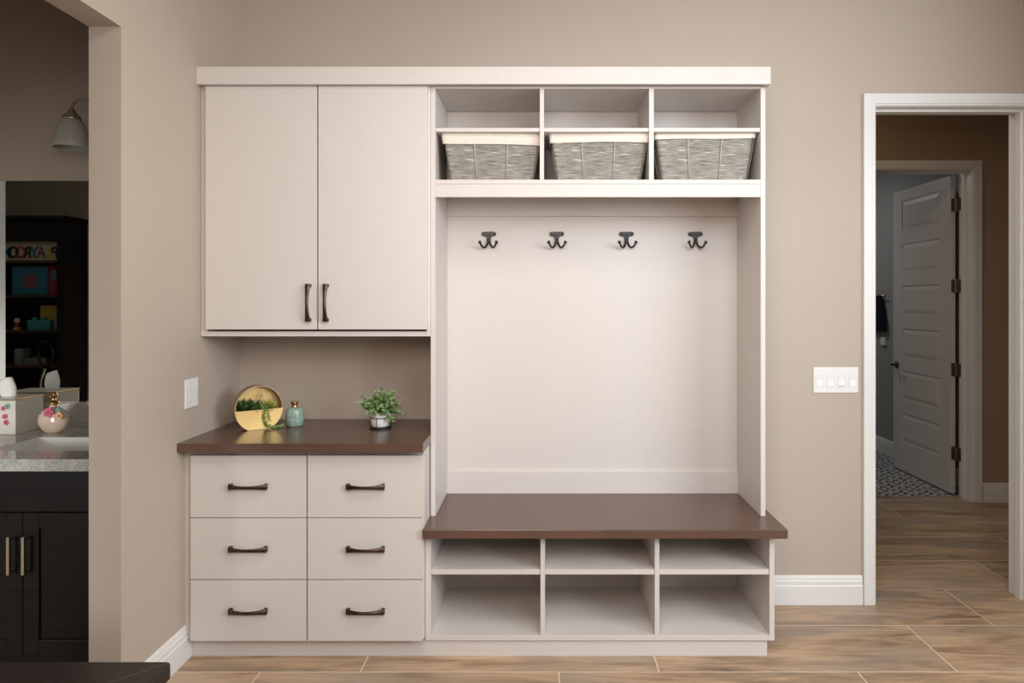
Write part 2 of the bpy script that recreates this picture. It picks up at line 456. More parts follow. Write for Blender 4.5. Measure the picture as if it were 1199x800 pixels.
# wall cabinet (two doors)
cab = thing('wall_cabinet', (-1.0, -.2, PZ(394, dL)), 'tall pale beige two-door wall cabinet hung above the brown counter', 'cabinet')
zb = PZ(394, dL); zt = 2.445; fx0, fx1 = XL+.001, xo0-.001
m = MB()
m.box(fx0, fx0+.028, YL, YB, zb, zt); m.box(fx1-.018, fx1, YL, YB, zb, zt)
m.box(fx0+.028, fx1-.018, YL, YB, zb, zb+.022); m.box(fx0+.028, fx1-.018, YL, YB, zt-.02, zt)
m.box(fx0+.028, fx1-.018, YB-.008, YB, zb+.022, zt-.02); m.box(fx0+.028, fx1-.018, YL+.03, YB-.008, 1.9, 1.92)
m.build('carcass', 'cab', cab, .0012)
dd = dL-.020; yd = dd-D0
z0, z1 = PZ(386, dd), PZ(100.5, dd)
for a, b, hx in ((PX(240.5, dd), PX(371, dd), 360.5), (PX(372.5, dd), PX(500.5, dd), 381)):
    d = bx(a, b, yd, yd+.019, z0, z1).build('door', 'cab', cab, .0015)
    pull(MB(), (PX(hx, dd)+.004, yd, PZ(354.5, dd)), 'z').build('handle', 'bronze', d, .0008)

# cornice
bx(XL+.001, .974, YL-.045, YB, PZ(98.5, dL-.045), PZ(78, dL-.045))
k = MB(); yc = YL-.045; zc0, zc1 = 2.447, PZ(78, dL-.045); zcf = PZ(98.5, dL-.045)
k.box(XL+.001, .974, yc, yc+.02, zcf, zc1); k.box(.954, .974, yc+.02, YB, zcf, zc1)
k.box(XL+.001, .954, yc+.02, YB, zc0, zc1)
o = k.build('cornice', 'cab', None, .0015)
tag(o, 'long flat pale cornice board running across the top of the whole built-in', 'cornice')

# locker upper: sides, cubbies, back
zbn = .556
lk = thing('hall_locker', (.23, -.2, zbn), 'open pale locker with upper cubbies and a hook panel above the brown bench', 'locker')
bx(xo0, xi0, YL, YB, zbn, 2.445).build('side_panel', 'cab', lk, .0012)
bx(xi1, xo1, YL, YB, zbn, 2.445).build('side_panel', 'cab', lk, .0012)
bx(xi0, xi1, -.022, YB, zbn, 2.426).build('back_panel', 'cab', lk, .0005)
bx(xi0, xi1, YL, YB, 2.427, 2.445).build('top_panel', 'cab', lk, .001)
bx(xi0, xi1, -.040, -.0225, 1.913, 2.008).build('cleat', 'cab', lk, .001)
bx(xi0, xi1, -.040, -.0225, zbn, .662).build('cleat', 'cab', lk, .001)
zs = 2.029
bx(xi0, xi1, YL, -.0225, zs-.019, zs).build('shelf', 'cab', lk, .001)
bx(xi0, xi1, YL+.001, YL+.02, 1.953, zs-.0195).build('valance', 'cab', lk, .001)
dv = [(PX(632, dL), PX(637, dL)), (PX(760, dL), PX(765.6, dL))]
for a, b in dv:
    bx(a, b, YL, -.0225, zs, 2.427).build('divider', 'cab', lk, .001)
bays = [(xi0, dv[0][0]), (dv[0][1], dv[1][0]), (dv[1][1], xi1)]
for a, b in bays:
    bx(a+.0005, b-.0005, YL+.004, -.0225, PZ(154, dL), PZ(149.5, dL)).build('shelf', 'cab', lk, .001)

# bench top
bm_ = MB().box(-.5035, 1.001, 2.865-D0, -.004, zbn-.038, zbn-.0005)
o = bm_.build('bench_top', 'top', None, .0025)
tag(o, 'wide glossy brown bench seat slab over the open shoe cubbies', 'bench top')

# shoe cubbies
dS = 2.925; YS = dS-D0
sh = thing('shoe_cubby', (.23, -.25, 0), 'pale open shoe cubby base with six compartments under the brown bench', 'shoe cubby')
zt = zbn-.0385
bx(-.502, xi0, YS, YB, .07, zt).build('side_panel', 'cab', sh, .001)
bx(xi1, xo1, YS, YB, .07, zt).build('side_panel', 'cab', sh, .001)
bx(xi0, xi1, YS, YB, .07, .0925).build('bottom_panel', 'cab', sh, .001)
bx(xi0, xi1, -.022, YB, .0925, zt).build('back_panel', 'cab', sh)
bx(xi0, xi1, YS+.004, -.022, zt-.012, zt).build('top_panel', 'cab', sh, .001)
dv2 = [(-.0187, .0005), (.4615, .4815)]
for a, b in dv2: bx(a, b, YS, -.022, .0925, zt-.012).build('divider', 'cab', sh, .001)
for a, b in ((xi0, dv2[0][0]), (dv2[0][1], dv2[1][0]), (dv2[1][1], xi1)):
    bx(a+.0005, b-.0005, YS+.003, -.022, .347, .3675).build('shelf', 'cab', sh, .001)
yk = -.505
MB().box(-.5034, .937, yk, yk+.018, 0, .0695).box(.919, .937, yk+.018, YB, 0, .0695).build('toe_kick', 'cab', sh, .001)

# drawer cabinet
dF = 2.887; yf = dF-D0
bc = thing('drawer_cabinet', (-1.0, -.3, 0), 'pale beige base cabinet with six drawers under the brown counter', 'cabinet')
zct = .877
m = MB()
m.box(XL+.001, XL+.024, yf+.019, YB, .0875, zct-.0005); m.box(-.524, -.504, yf+.019, YB, .0875, zct-.0005)
m.box(XL+.024, -.524, yf+.019, YB, .0875, .106); m.box(XL+.024, -.524, YB-.008, YB, .106, zct-.0005)
m.box(XL+.024, -.524, yf+.019, YB-.008, zct-.02, zct-.0005)
xm0, xm1 = PX(359.3, dF)-.009, PX(359.3, dF)+.009
m.box(xm0, xm1, yf+.019, YB-.008, .106, zct-.02)
m.build('carcass', 'cab', bc, .001)
ykl = -.505
bx(XL+.0163, -.5035, ykl, ykl+.018, 0, .087).build('toe_kick', 'cab', bc, .001)
for a, b in ((222.8, 358.5), (360.2, 494.6)):
    for p, q in ((533.5, 606.2), (607.2, 678.6), (679.8, 751)):
        x0, x1 = PX(a, dF), PX(b, dF)
        dro = bx(x0, x1, yf, yf+.0185, PZ(q, dF), PZ(p, dF)).build('drawer', 'cab', bc, .0012)
        cxp = (a+b)/2 - (.5 if a < 300 else 0)
        pull(MB(), (PX(cxp, dF)+.004, yf, PZ((p+q)/2, dF)+.001), 'x', .158).build('handle', 'bronze', dro, .0008)

ctop = MB().box(XL+.001, -.4985, 2.845-D0, YL-.0015, zct, .915).box(XL+.001, xo0-.001, YL-.0015, YB, zct, .915)
ctop = MB().prism([(XL+.001, 2.845-D0), (-.4985, 2.845-D0), (-.4985, YL-.001), (xo0-.001, YL-.001), (xo0-.001, YB), (XL+.001, YB)], zct, .915, 'z')
o = ctop.build('countertop', 'top', None, .0022)
tag(o, 'glossy brown counter slab on the six-drawer cabinet, plants on it', 'countertop')

# ------------------------------------------------------------------ coat hooks
hl = {0: 'leftmost of the four dark iron double coat hooks on the pale panel',
      1: 'second from left of four dark double coat hooks, under the middle basket',
      2: 'third from left of four dark double coat hooks on the pale panel',
      3: 'rightmost of the four dark iron double coat hooks on the pale panel'}
for i, hx in enumerate((572.5, 652, 733.5, 814)):
    d = D0-.022; x = PX(hx, d); zt = PZ(271.5, d)
    h = thing('coat_hook', (x, -.0225, zt-.06), hl[i], 'hook', 'double coat hooks in a row')
    m = MB()
    pl = []
    w2, h2 = .0355, .0115
    for k in range(16):
        a = 2*math.pi*k/16; ca, sa = math.cos(a), math.sin(a)
        pl.append((x+math.copysign(w2-h2, ca)+h2*ca, zt-h2+h2*sa))
    m.prism(pl, -.0225, -.029, 'y')
    m.box(x-.021, x+.021, -.034, -.029, zt-.020, zt-.003)
    m.build('mounting_plate', 'iron', h, .001)
    for s in (-1, 1):
        MB().lathe([(.004, 0), (.004, .0015), (.001, .003)], (0, 0, 0), 10).xf(Matrix.Translation((x+s*.029, -.029, zt-h2)) @ Matrix.Rotation(R(90), 4, 'X')).build('screw', 'bronze', h, 0, True)
    m = MB()
    m.prism([(x-.017, zt-.020), (x+.017, zt-.020), (x+.009, zt-.034), (x+.0055, zt-.052), (x-.0055, zt-.052), (x-.009, zt-.034)], -.024, -.031, 'y')
    m.build('stem', 'iron', h, .0015)
    for s in (-1, 1):
        m = MB()
        m.tube([(x+s*.003, -.030, zt-.034), (x+s*.007, -.034, zt-.060), (x+s*.018, -.046, zt-.078), (x+s*.031, -.062, zt-.074), (x+s*.0375, -.070, zt-.060)],
               [.0058, .0052, .0048, .0046, .0046], 10)
        m.tube([(x+s*.0372, -.0698, zt-.062), (x+s*.041, -.074, zt-.054), (x+s*.0425, -.0755, zt-.052)], [.0045, .0088, .0076], 12, False)
        m.build('prong', 'iron', h, 0, True)

# ------------------------------------------------------------------ baskets
def rrect(hw, hd, r, n=10, fill=14):
    pts = []
    def seg(ax, ay, bx_, by, k):
        for i in range(k): pts.append((ax+(bx_-ax)*i/k, ay+(by-ay)*i/k))
    corners = [(hw-r, -hd+r, -90), (hw-r, hd-r, 0), (-hw+r, hd-r, 90), (-hw+r, -hd+r, 180)]
    for i, (cx, cy, a0) in enumerate(corners):
        for k in range(5):
            a = R(a0+90*k/5); pts.append((cx+r*math.cos(a), cy+r*math.sin(a)))
        a = R(a0+90); p = (cx+r*math.cos(a), cy+r*math.sin(a))
        nx, ny, na = corners[(i+1) % 4]
        q = (nx+r*math.cos(R(na)), ny+r*math.sin(R(na)))
        seg(p[0], p[1], q[0], q[1], fill)
    return pts
def basket(cx, z, rot, bw, tw, hgt, lhang, label, seed, tilt=0):
    rnd = random.Random(seed)
    b = thing('storage_basket', (cx, YL+.185, z), label, 'basket', 'storage baskets in the lower cubbies')
    b.rotation_euler.z = rot
    hd0, hd1 = .128, .150
    def ring(t, off=0, zoff=0):
        hw = (bw+(tw-bw)*t)/2+off; hd = hd0+(hd1-hd0)*t+off
        return [(x, y, hgt*t+zoff) for x, y in rrect(hw, hd, .014)]
    m = MB(); rows = 27; rings = []
    npt = len(ring(0))
    for i in range(rows):
        wob = [rnd.uniform(-.0006, .0006) for _ in range(npt)]
        amp = rnd.uniform(.0015, .0032)
        for k, e in ((0, 0), (.3, .85), (.5, 1), (.7, .85)):
            t = (i+k)/rows*.985
            r0 = ring(t, -.003)
            r1 = ring(t, -.003+amp*e)
            rings.append([(p[0], p[1], p[2]+.004+wob[j]*(1+k)) for j, p in enumerate(r1)])
    m.loft(rings, False); base = [(x, y, .004) for x, y, _ in ring(0, -.003)]
    m.add(base, [tuple(range(npt))])
    m.build('woven_side', 'cord', b, 0, True, local=True)
    wr = MB()
    for t in (.006, .97):
        rg = ring(t, .001); wr.tube([*rg, rg[0]], .0024 if t < .5 else .003, 6, False, False)
    def vert(fxn, fyn):
        a = Vector(((bw/2)*fxn, hd0*fyn, .003)); c = Vector(((tw/2)*fxn, hd1*fyn, hgt*.97))
        wr.tube([a+Vector((.001*fxn, .001*fyn, 0)), c+Vector((.001*fxn, .001*fyn, 0))], .0026, 6, False)
    for f in (-1, -.36, .33, 1):
        g = .985 if abs(f) == 1 else f
        for sy in (-1, 1): vert(g if abs(f) == 1 else f, sy*(.985 if abs(f) == 1 else 1.0))
    for f in (-.33, .33):
        for sx in (-1, 1): vert(sx, f)
    wr.build('wire_frame', 'wire', b, 0, True, local=True)
    # cloth liner folded over the rim
    L = MB(); npt = len(ring(1)); rg = []
    ph = rnd.uniform(0, 6)
    def lr(t, off, jit, wav=0):
        r = ring(t, off)
        return [(p[0]+rnd.uniform(-jit, jit), p[1]+rnd.uniform(-jit, jit), p[2]+wav*math.sin(ph+p[0]*13+p[1]*9)+tilt*p[0]*(1 if t < 1 else 0)) for p in r]
    tb = 1-lhang/hgt
    rg.append(lr(tb, .0045, .0006, .002)); rg.append(lr(tb+.02, .0062, .0006, .002))
    rg.append(lr((tb+1)/2, .0058, .0005, .001)); rg.append(lr(.985, .0048, .0004)); rg.append(lr(1.004, .002, .0003)); rg.append(lr(1.0, -.003, .0003)); rg.append(lr(.9, -.008, .0006)); rg.append(lr(.5, -.009, .001)); rg.append(lr(.08, -.009, .001))
    L.loft(rg, False); L.add(rg[-1], [tuple(range(npt))])
    L.build('cloth_liner', 'liner', b, 0, True, local=True)
    return b
zbk = zs+.0005
basket(PX(573.8, 3.06)+.003, zbk, R(.8), .372, .437, .2105, .049, 'leftmost grey woven basket with the deepest cream liner fold, above the hooks', 1, -.02)
basket(PX(703, 3.06), zbk, R(-1.6), .374, .434, .2105, .040, 'middle grey woven basket with cream liner, between two other baskets', 2, 0)
basket(PX(827.5, 3.06)+.001, zbk, R(-.6), .378, .440, .2100, .024, 'rightmost grey woven basket with the narrowest cream liner fold', 3, .015)

# ------------------------------------------------------------------ switch plates
s = thing('light_switch', (1.435, 0, 1.107), 'wide white four-gang switch plate on the wall beside the doorway', 'light switch')
x0, x1 = PX(952, D0), PX(1004.5, D0); z0, z1 = PZ(460, D0), PZ(430, D0)
bx(x0, x1, -.006, -.0005, z0, z1).build('wall_plate', 'plastic', s, .0025)
for i in range(4):
    c = x0+(x1-x0)*(i+.5)/4; zc = (z0+z1)/2
    m = MB().prism([(-.0062, zc-.033), (-.0095, zc-.033), (-.0068, zc), (-.0078, zc+.033), (-.0062, zc+.033)], c-.0165, c+.0165, 'x')
    r = m.build('rocker' if i != 2 else 'dimmer', 'plastic', s, .0008)
    if i == 2:
        MB().box(c-.014, c-.002, -.0100, -.0088, zc-.030, zc-.027).box(c+.003, c+.013, -.0100, -.0088, zc-.030, zc-.027).build('slot', 'mark', r)
s = thing('light_switch', (XL, -.485, 1.107), 'small white switch plate on the left wall above the counter edge', 'light switch')
ya_, yb_ = D0-(D0-(1.505*F/(CX-215.5)))-D0, (1.505*F/(CX-230.7))-D0
ya_ = 1.505*F/(CX-215.5)-D0
zc = 1.107
bx(XL+.0005, XL+.006, ya_, yb_, zc-.061, zc+.061).build('wall_plate', 'plastic', s, .0025)
for i in range(2):
    c = ya_+(yb_-ya_)*(.27+.46*i)
    MB().prism([(XL+.0062, zc-.033), (XL+.0092, zc-.033), (XL+.0068, zc), (XL+.0078, zc+.033), (XL+.0062, zc+.033)], c-.0165, c+.0165, 'y').build('rocker', 'plastic', s, .0008)

# ------------------------------------------------------------------ things on the counter
ZT = .9152
# gold disc planter
a = R(38); pc = Vector((-1.312, -.262, ZT))
pl = thing('disc_planter', pc, 'round gold disc planter with succulents standing on the brown counter', 'planter')
pl.rotation_euler.z = a
rr = .105; ch = .048; dep = .055; zc = math.sqrt(rr*rr-ch*ch)
def disc_outline(r, n=48):
    a0 = math.asin(ch/rr)
    return [(r*math.sin(a0+(2*math.pi-2*a0)*i/n), zc-r*math.cos(a0+(2*math.pi-2*a0)*i/n)) for i in range(n+1)]
oo = disc_outline(rr); ii = [(x*.965, zc+(z-zc)*.965) for x, z in oo]
m = MB(); n = len(oo)
m.loft([[(x, y, z) for x, z in P_] for P_, y in ((oo, dep/2), (oo, -dep/2), (ii, -dep/2), (ii, dep/2), (oo, dep/2))], False)
m.build('rim', 'goldrim', pl, 0, local=True)
MB().prism(ii, dep/2-.004, dep/2-.001, 'y').build('back_plate', 'gold', pl, local=True)
zsplit = zc-.004
low = [(x, z) for x, z in ii if z < zsplit]
i0 = [p for p in low if p[0] > 0]; i1 = [p for p in low if p[0] <= 0]
low = i0+[(i0[-1][0]+.001, zsplit), (i1[0][0]-.001, zsplit)]+i1
MB().prism([(x*1.03, zc+(z-zc)*1.03 if z < zsplit-.001 else z) for x, z in low], -dep/2-.0015, -dep/2+.002, 'y').build('front_plate', 'gold', pl, local=True)
MB().box(-.100, .100, -dep/2+.002, dep/2-.004, zsplit-.03, zsplit-.012).build('soil', 'soil', pl, local=True)
rnd = random.Random(5)
m = MB()
for c0 in ((-.072, .0), (-.045, .002), (-.018, -.002), (-.058, -.002)):
    for k in range(40):
        th = rnd.uniform(0, 2*math.pi); el = rnd.uniform(.05, 1.2)
        d = Vector((math.cos(th)*math.cos(el), math.sin(th)*math.cos(el)*.4-.05, max(.25, math.sin(el)*1.2)))
        L_ = rnd.uniform(.034, .066)
        if abs(c0[0]+d.x*L_) > .092: L_ = max(.012, (.092-abs(c0[0]))/max(abs(d.x), .05))
        m.leaf((c0[0], c0[1], zsplit-.006), d, min(L_, .066), .014, curl=.12)
m.build('dark_succulent', 'leafdark', pl, 0, True, local=True, label='dark green leafy succulent')
m = MB()
for k in range(46):
    th = rnd.uniform(0, 2*math.pi); el = rnd.uniform(.1, 1.3)
    d = Vector((math.cos(th)*math.cos(el), math.sin(th)*math.cos(el)*.6-.1, math.sin(el)))
    m.leaf((.064, -.008, zsplit-.008), d, rnd.uniform(.030, .052)*(.55 if d.x > .4 else 1), .014, curl=-.1)
m.build('lime_succulent', 'lime', pl, 0, True, local=True, label='yellow green succulent')
m = MB()
def strand(pts, r=.0012, bead=.0042, n=26):
    pts = [Vector(p) for p in pts]
    m.tube(pts, r, 5)
    for k in range(n):
        t = k/n*(len(pts)-1); i = int(t); q = pts[i].lerp(pts[min(i+1, len(pts)-1)], t-i)
        for _ in range(3):
            d = Vector((rnd.uniform(-1, 1), rnd.uniform(-1, .4), rnd.uniform(-1, 1))).normalized()
            m.sphere(q+d*.0055, bead*rnd.uniform(.7, 1.1), 6, 4, (1, 1, .75))
strand([(.020, .0, zsplit-.005), (.024, -.022, zsplit+.010), (.022, -.036, zsplit-.010), (.020, -.038, zsplit-.045), (.030, -.042, zsplit-.075), (.040, -.045, .014), (.062, -.048, .006), (.085, -.040, .007), (.108, -.030, .012)], n=44)
strand([(.028, .0, zsplit-.005), (.032, -.024, zsplit+.010), (.036, -.036, zsplit-.010), (.040, -.038, zsplit-.04), (.046, -.038, zsplit-.055)], bead=.003, n=14)
strand([(.005, .0, zsplit-.005), (.010, -.020, zsplit+.020), (.018, -.028, zsplit+.004)], n=12)
for k in range(130):
    th = rnd.uniform(0, 2*math.pi); el = rnd.uniform(.2, 1.4)
    d = Vector((math.cos(th)*math.cos(el), math.sin(th)*math.cos(el)*.7-.2, math.sin(el)))
    m.leaf((.022+rnd.uniform(-.026, .024), -.010, zsplit-.006), d, rnd.uniform(.028, .052), .009, curl=.3)
m.tube([(.004, 0, zsplit-.01), (.008, -.005, zsplit+.035), (.016, -.010, zsplit+.062), (.024, -.012, zsplit+.078)], [.002, .002, .0015, .001], 5)
m.build('trailing_plant', 'pearl', pl, 0, True, local=True, label='trailing green string of beads')
for c0, th in (((.024, -.012, zsplit+.076), .4), ((.010, -.008, zsplit+.050), 2.4), ((.070, -.010, zsplit+.03), 1.6), ((.080, -.010, zsplit+.012), .9)):
    m = MB().tube([(c0[0]*.9, c0[1]+.004, zsplit-.01), ((c0[0]*.93), c0[1], (zsplit+c0[2])/2), c0], .0011, 5)
    for k in range(4):
        m.leaf(c0, (math.cos(th+k*.5-.75), -.25, math.sin(th+k*.5-.75)), .024, .006, curl=.2)
    m.build('pale_sprig', 'sprig', pl, 0, True, local=True, label='pale pinkish sprig')

# teal bottle
tb = Vector((PX(345, 3.25), 3.25-D0, ZT))
b = thing('bud_bottle', tb, 'small squat teal glazed bottle with a gold neck beside the disc planter', 'bottle')
MB().lathe([(.012, 0), (.034, 0), (.039, .006), (.0405, .03), (.0405, .055), (.039, .072), (.031, .083), (.020, .088), (.010, .088)], tb, 36).build('bottle_body', 'teal', b, 0, True)
MB().lathe([(.012, .086), (.0155, .088), (.014, .092), (.0125, .098), (.016, .105), (.0195, .110), (.018, .113), (.013, .114), (.002, .112)], tb, 28).build('neck', 'brass', b, 0, True, label='polished gold neck')

# potted plant
pb = Vector((PX(445.3, 3.185), 3.185-D0, ZT))
p = thing('potted_plant', pb, 'bushy small-leaved green plant in a white pot on a black wire stand', 'potted plant')
MB().lathe([(.02, .008), (.034, .008), (.041, .016), (.044, .035), (.044, .066), (.0425, .074), (.039, .074), (.039, .066), (.002, .064)], pb, 40).build('pot', 'pot', p, 0, True)
m = MB()
m.lathe([(.044, 0), (.050, 0), (.050, .006), (.044, .006), (.002, .006)], pb, 40)
ringp = [(pb.x+.0465*math.cos(2*math.pi*i/40), pb.y+.0465*math.sin(2*math.pi*i/40), pb.z+.052) for i in range(41)]
m.tube(ringp, .0018, 6, False)
for k in range(4):
    th = R(-90+90*k-7); c, s_ = math.cos(th), math.sin(th)
    m.tube([(pb.x+.0465*c, pb.y+.0465*s_, pb.z+.003), (pb.x+.0475*c, pb.y+.0475*s_, pb.z+.03), (pb.x+.0465*c, pb.y+.0465*s_, pb.z+.054)], .0018, 6)
m.build('wire_stand', 'black', p)
rnd = random.Random(11); st = MB(); lf = MB()
tips = []
for k in range(72):
    th = rnd.uniform(0, 2*math.pi); el = rnd.choice((rnd.uniform(-.1, .6), rnd.uniform(.4, 1.3)))
    L_ = rnd.uniform(.06, .105)*(1 if el > .2 else .95)
    tips.append((math.cos(th)*math.cos(el)*L_, math.sin(th)*math.cos(el)*L_*.85, .075+math.sin(el)*L_*.95))
tips += [(.004, -.01, .182), (.064, -.01, .165), (.072, -.02, .150), (-.095, -.02, .118), (-.082, -.02, .145), (.060, -.035, .038), (.056, -.03, .052), (.078, -.01, .100), (.050, -.045, .040), (.082, -.02, .112)]
for tx, ty, tz in tips:
    a_ = pb+Vector((tx*.12, ty*.12, .062)); e = pb+Vector((tx, ty, tz)); mid = a_.lerp(e, .5)+Vector((0, 0, .018))
    st.tube([a_, mid, e], [.0012, .001, .0006], 5)
    for k in range(9):
        t = .25+.75*k/8
        q = a_*(1-t)**2+mid*2*t*(1-t)+e*t*t
        for sgn in (0, 1):
            th = rnd.uniform(0, 2*math.pi)
            d = Vector((math.cos(th), math.sin(th), rnd.uniform(-.4, .8)))+(e-a_).normalized()*.8
            if q.z < ZT+.02: continue
            lf.leaf(q, d, rnd.uniform(.013, .020), rnd.uniform(.009, .0135), (rnd.uniform(-.4, .4), rnd.uniform(-.9, 0), 1), curl=.2)
st.build('stems', 'stem', p, 0, True)
lf.build('foliage', 'leaf', p, 0, False)

# ------------------------------------------------------------------ dark bench corner at lower left
zt = .45; dd = 1.05*F/(774.5-CY); xb = PX(203, dd); yb_ = dd-D0
tbn = thing('side_table', (xb-.55, yb_-.3, 0), 'dark brown table corner in the lower left foreground', 'table')
m = MB()
rc = .022; out = []
for cx, cy, a0 in ((xb-rc, yb_-rc, 0), (xb-1.1+rc, yb_-rc, 90), (xb-1.1+rc, yb_-.62+rc, 180), (xb-rc, yb_-.62+rc, 270)):
    for k in range(7):
        a = R(a0+90*k/6); out.append((cx+rc*math.cos(a), cy+rc*math.sin(a)))
m.prism(out, zt-.045, zt, 'z'); tt = m.build('tabletop', 'bench', tbn, .006, seg=4)
q = MB()
c0 = Vector((xb-.008, yb_-.008, zt+.0003)); e = c0+Vector((-.12, -.12, 0)); w_ = Vector((.0006, -.0006, 0))
q.add([c0-w_, c0+w_, e+w_, e-w_, c0-w_+Vector((0, 0, -.001)), c0+w_+Vector((0, 0, -.001)), e+w_+Vector((0, 0, -.001)), e-w_+Vector((0, 0, -.001))],
      [(0, 1, 2, 3), (4, 7, 6, 5), (0, 4, 5, 1), (1, 5, 6, 2), (2, 6, 7, 3), (3, 7, 4, 0)])
q.build('mitre_joint', 'seam', tt)
m = MB().box(xb-1.06, xb-.03, yb_-.58, yb_-.03, zt-.12, zt-.0455)
m.build('apron', 'bench', tbn, .002)
for sx in (xb-.06, xb-1.04):
    for sy in (yb_-.06, yb_-.56):
        bx(sx-.03, sx+.03, sy-.03, sy+.03, 0, zt-.12).build('leg', 'bench', tbn, .003)

# ------------------------------------------------------------------ bathroom side
ZV = .88
dv_ = .62*F/186; yv = dv_-D0                      # counter front
vr = XLB-.002; vl = -3.1
v = thing('vanity_cabinet', ((vl+vr)/2, -.35, 0), 'near-black vanity cabinet with bar pulls seen through the left opening', 'cabinet')
MB().box(vl, vl+.02, yv+.045, -.001, .09, ZV-.038).box(vr-.02, vr, yv+.045, -.001, .09, ZV-.038).box(vl+.02, vr-.02, yv+.045, yv+.06, .09, ZV-.038).box(vl+.02, vr-.02, yv+.06, -.001, .09, .11).box(vl+.02, vr-.02, -.012, -.001, .11, ZV-.038).build('carcass', 'van', v)
bx(vl, vr, yv+.11, -.001, 0, .09).build('toe_kick', 'van', v, .001)
yd = yv+.025; dd = yd+D0
xg = PX(26.5, dd); zdt = PZ(601, dd); zdb = .10
def shaker(x0, x1, z0, z1, name, fr=.062):
    m = MB()
    m.box(x0, x0+fr, yd, yd+.019, z0, z1); m.box(x1-fr, x1, yd, yd+.019, z0, z1)
    m.box(x0+fr, x1-fr, yd, yd+.019, z0, z0+fr); m.box(x0+fr, x1-fr, yd, yd+.019, z1-fr, z1)
    m.box(x0+fr, x1-fr, yd+.009, yd+.019, z0+fr, z1-fr)
    return m.build(name, 'van', v, .0018)
def barpull(px, dr_):
    x = px; z0, z1 = PZ(673.5, dd-.03), PZ(629, dd-.03)
    m = MB().box(x-.006, x+.006, yd-.036, yd-.024, z0, z1)
    m.box(x-.005, x+.005, yd-.024, yd-.0005, z0+.004, z0+.014).box(x-.005, x+.005, yd-.024, yd-.0005, z1-.014, z1-.004)
    m.build('handle', 'nickel', dr_, .001)
A = shaker(xg+.0015, vr-.03, zdb, zdt, 'door'); B = shaker(xg-.46, xg-.0015, zdb, zdt, 'door')
barpull(PX(27.5, dd-.03), A); barpull(PX(10, dd-.03), B)
for x0, x1 in ((xg-.46, vr-.03), (vl+.02, xg-.465)):
    bx(x0, x1, yd, yd+.019, zdt+.006, ZV-.048).build('drawer', 'van', v, .002)
shaker(vl+.02, xg-.465, zdb, zdt, 'door')
# counter with a cut-out
sx0, sx1 = -2.30, -1.80; sy0, sy1 = .62*F/176-D0, .62*F/160-D0
ct = thing('vanity_counter', ((vl+vr)/2, -.35, ZV-.04), 'speckled grey granite vanity counter with backsplash below the mirror', 'countertop')
m = MB()
zA, zB = ZV-.037, ZV
m.box(vl-.01, sx0, yv, -.001, zA, zB); m.box(sx1, vr, yv, -.001, zA, zB); m.box(sx0, sx1, yv, sy0, zA, zB); m.box(sx0, sx1, sy1, -.001, zA, zB)
m.box(vl-.01, vr, yv, yv+.022, zA-.010, zA)
m.build('slab', 'granite', ct)
bx(vl-.01, vr, -.022, -.001, ZV+.0002, .996).build('backsplash', 'granite', ct, .001)
m = MB()
def rr4(x0, x1, y0, y1, z): return [(x0, y0, z), (x1, y0, z), (x1, y1, z), (x0, y1, z)]
m.loft([rr4(sx0+.001, sx1-.001, sy0+.001, sy1-.001, zB-.001), rr4(sx0+.004, sx1-.004, sy0+.004, sy1-.004, zB-.0005), rr4(sx0+.006, sx1-.006, sy0+.006, sy1-.006, zA-.001), rr4(sx0+.02, sx1-.02, sy0+.02, sy1-.02, zA-.11), rr4(sx0+.05, sx1-.05, sy0+.05, sy1-.05, zA-.125)], False)
m.add(rr4(sx0+.05, sx1-.05, sy0+.05, sy1-.05, zA-.125), [(0, 1, 2, 3)])
m.build('sink_basin', 'sink', ct, .002, label='white rectangular undermount basin')
# mirror
o = bx(-3.0, -1.70, -.006, -.0005, PZ(470, D0), PZ(212.3, D0)).build('mirror', 'mirror')
tag(o, 'large frameless wall mirror above the granite vanity counter', 'mirror')
# sconce
X0 = PX(84, 3.24); yS = -.20
s = thing('vanity_light', (X0+.16, 0, PZ(118, 3.3)), 'nickel wall light with a bell-shaped frosted glass shade above the mirror', 'wall light')
zc = PZ(173.5, 3.24)
m = MB()
sp = [(.079, 0), (.082, .006), (.080, .03), (.072, .07), (.058, .108), (.038, .135), (.024, .142), (.020, .142), (.036, .131), (.055, .106), (.069, .069), (.077, .03), (.079, .008)]
cen = (X0, yS, zc); n = 36
rings = [[(cen[0]+r*math.cos(2*math.pi*i/n), cen[1]+r*math.sin(2*math.pi*i/n), cen[2]+z) for i in range(n)] for r, z in [(q[0]*.93, q[1]) for q in sp+[sp[0]]]]
m.loft(rings, False).build('glass_shade', 'frost', s, 0, True, label='bell-shaped frosted glass shade')
MB().lathe([(.006, .185), (.012, .182), (.016, .168), (.034, .150), (.042, .136), (.040, .130), (.020, .130), (.002, .130)], cen, 28).build('socket_cup', 'nickel', s, 0, True)
MB().tube([(X0, yS, zc+.18), (X0+.003, yS+.004, zc+.205), (X0+.022, yS+.02, zc+.232), (X0+.06, yS+.05, zc+.240), (X0+.12, yS+.12, zc+.238), (X0+.16, -.02, zc+.238)], .0065, 10).build('arm', 'nickel', s, 0, True)
bx(X0+.10, X0+.55, -.024, -.0005, zc+.19, zc+.29).build('backplate', 'nickel', s, .004)
# second glass shade of the same fixture is hidden by the wall

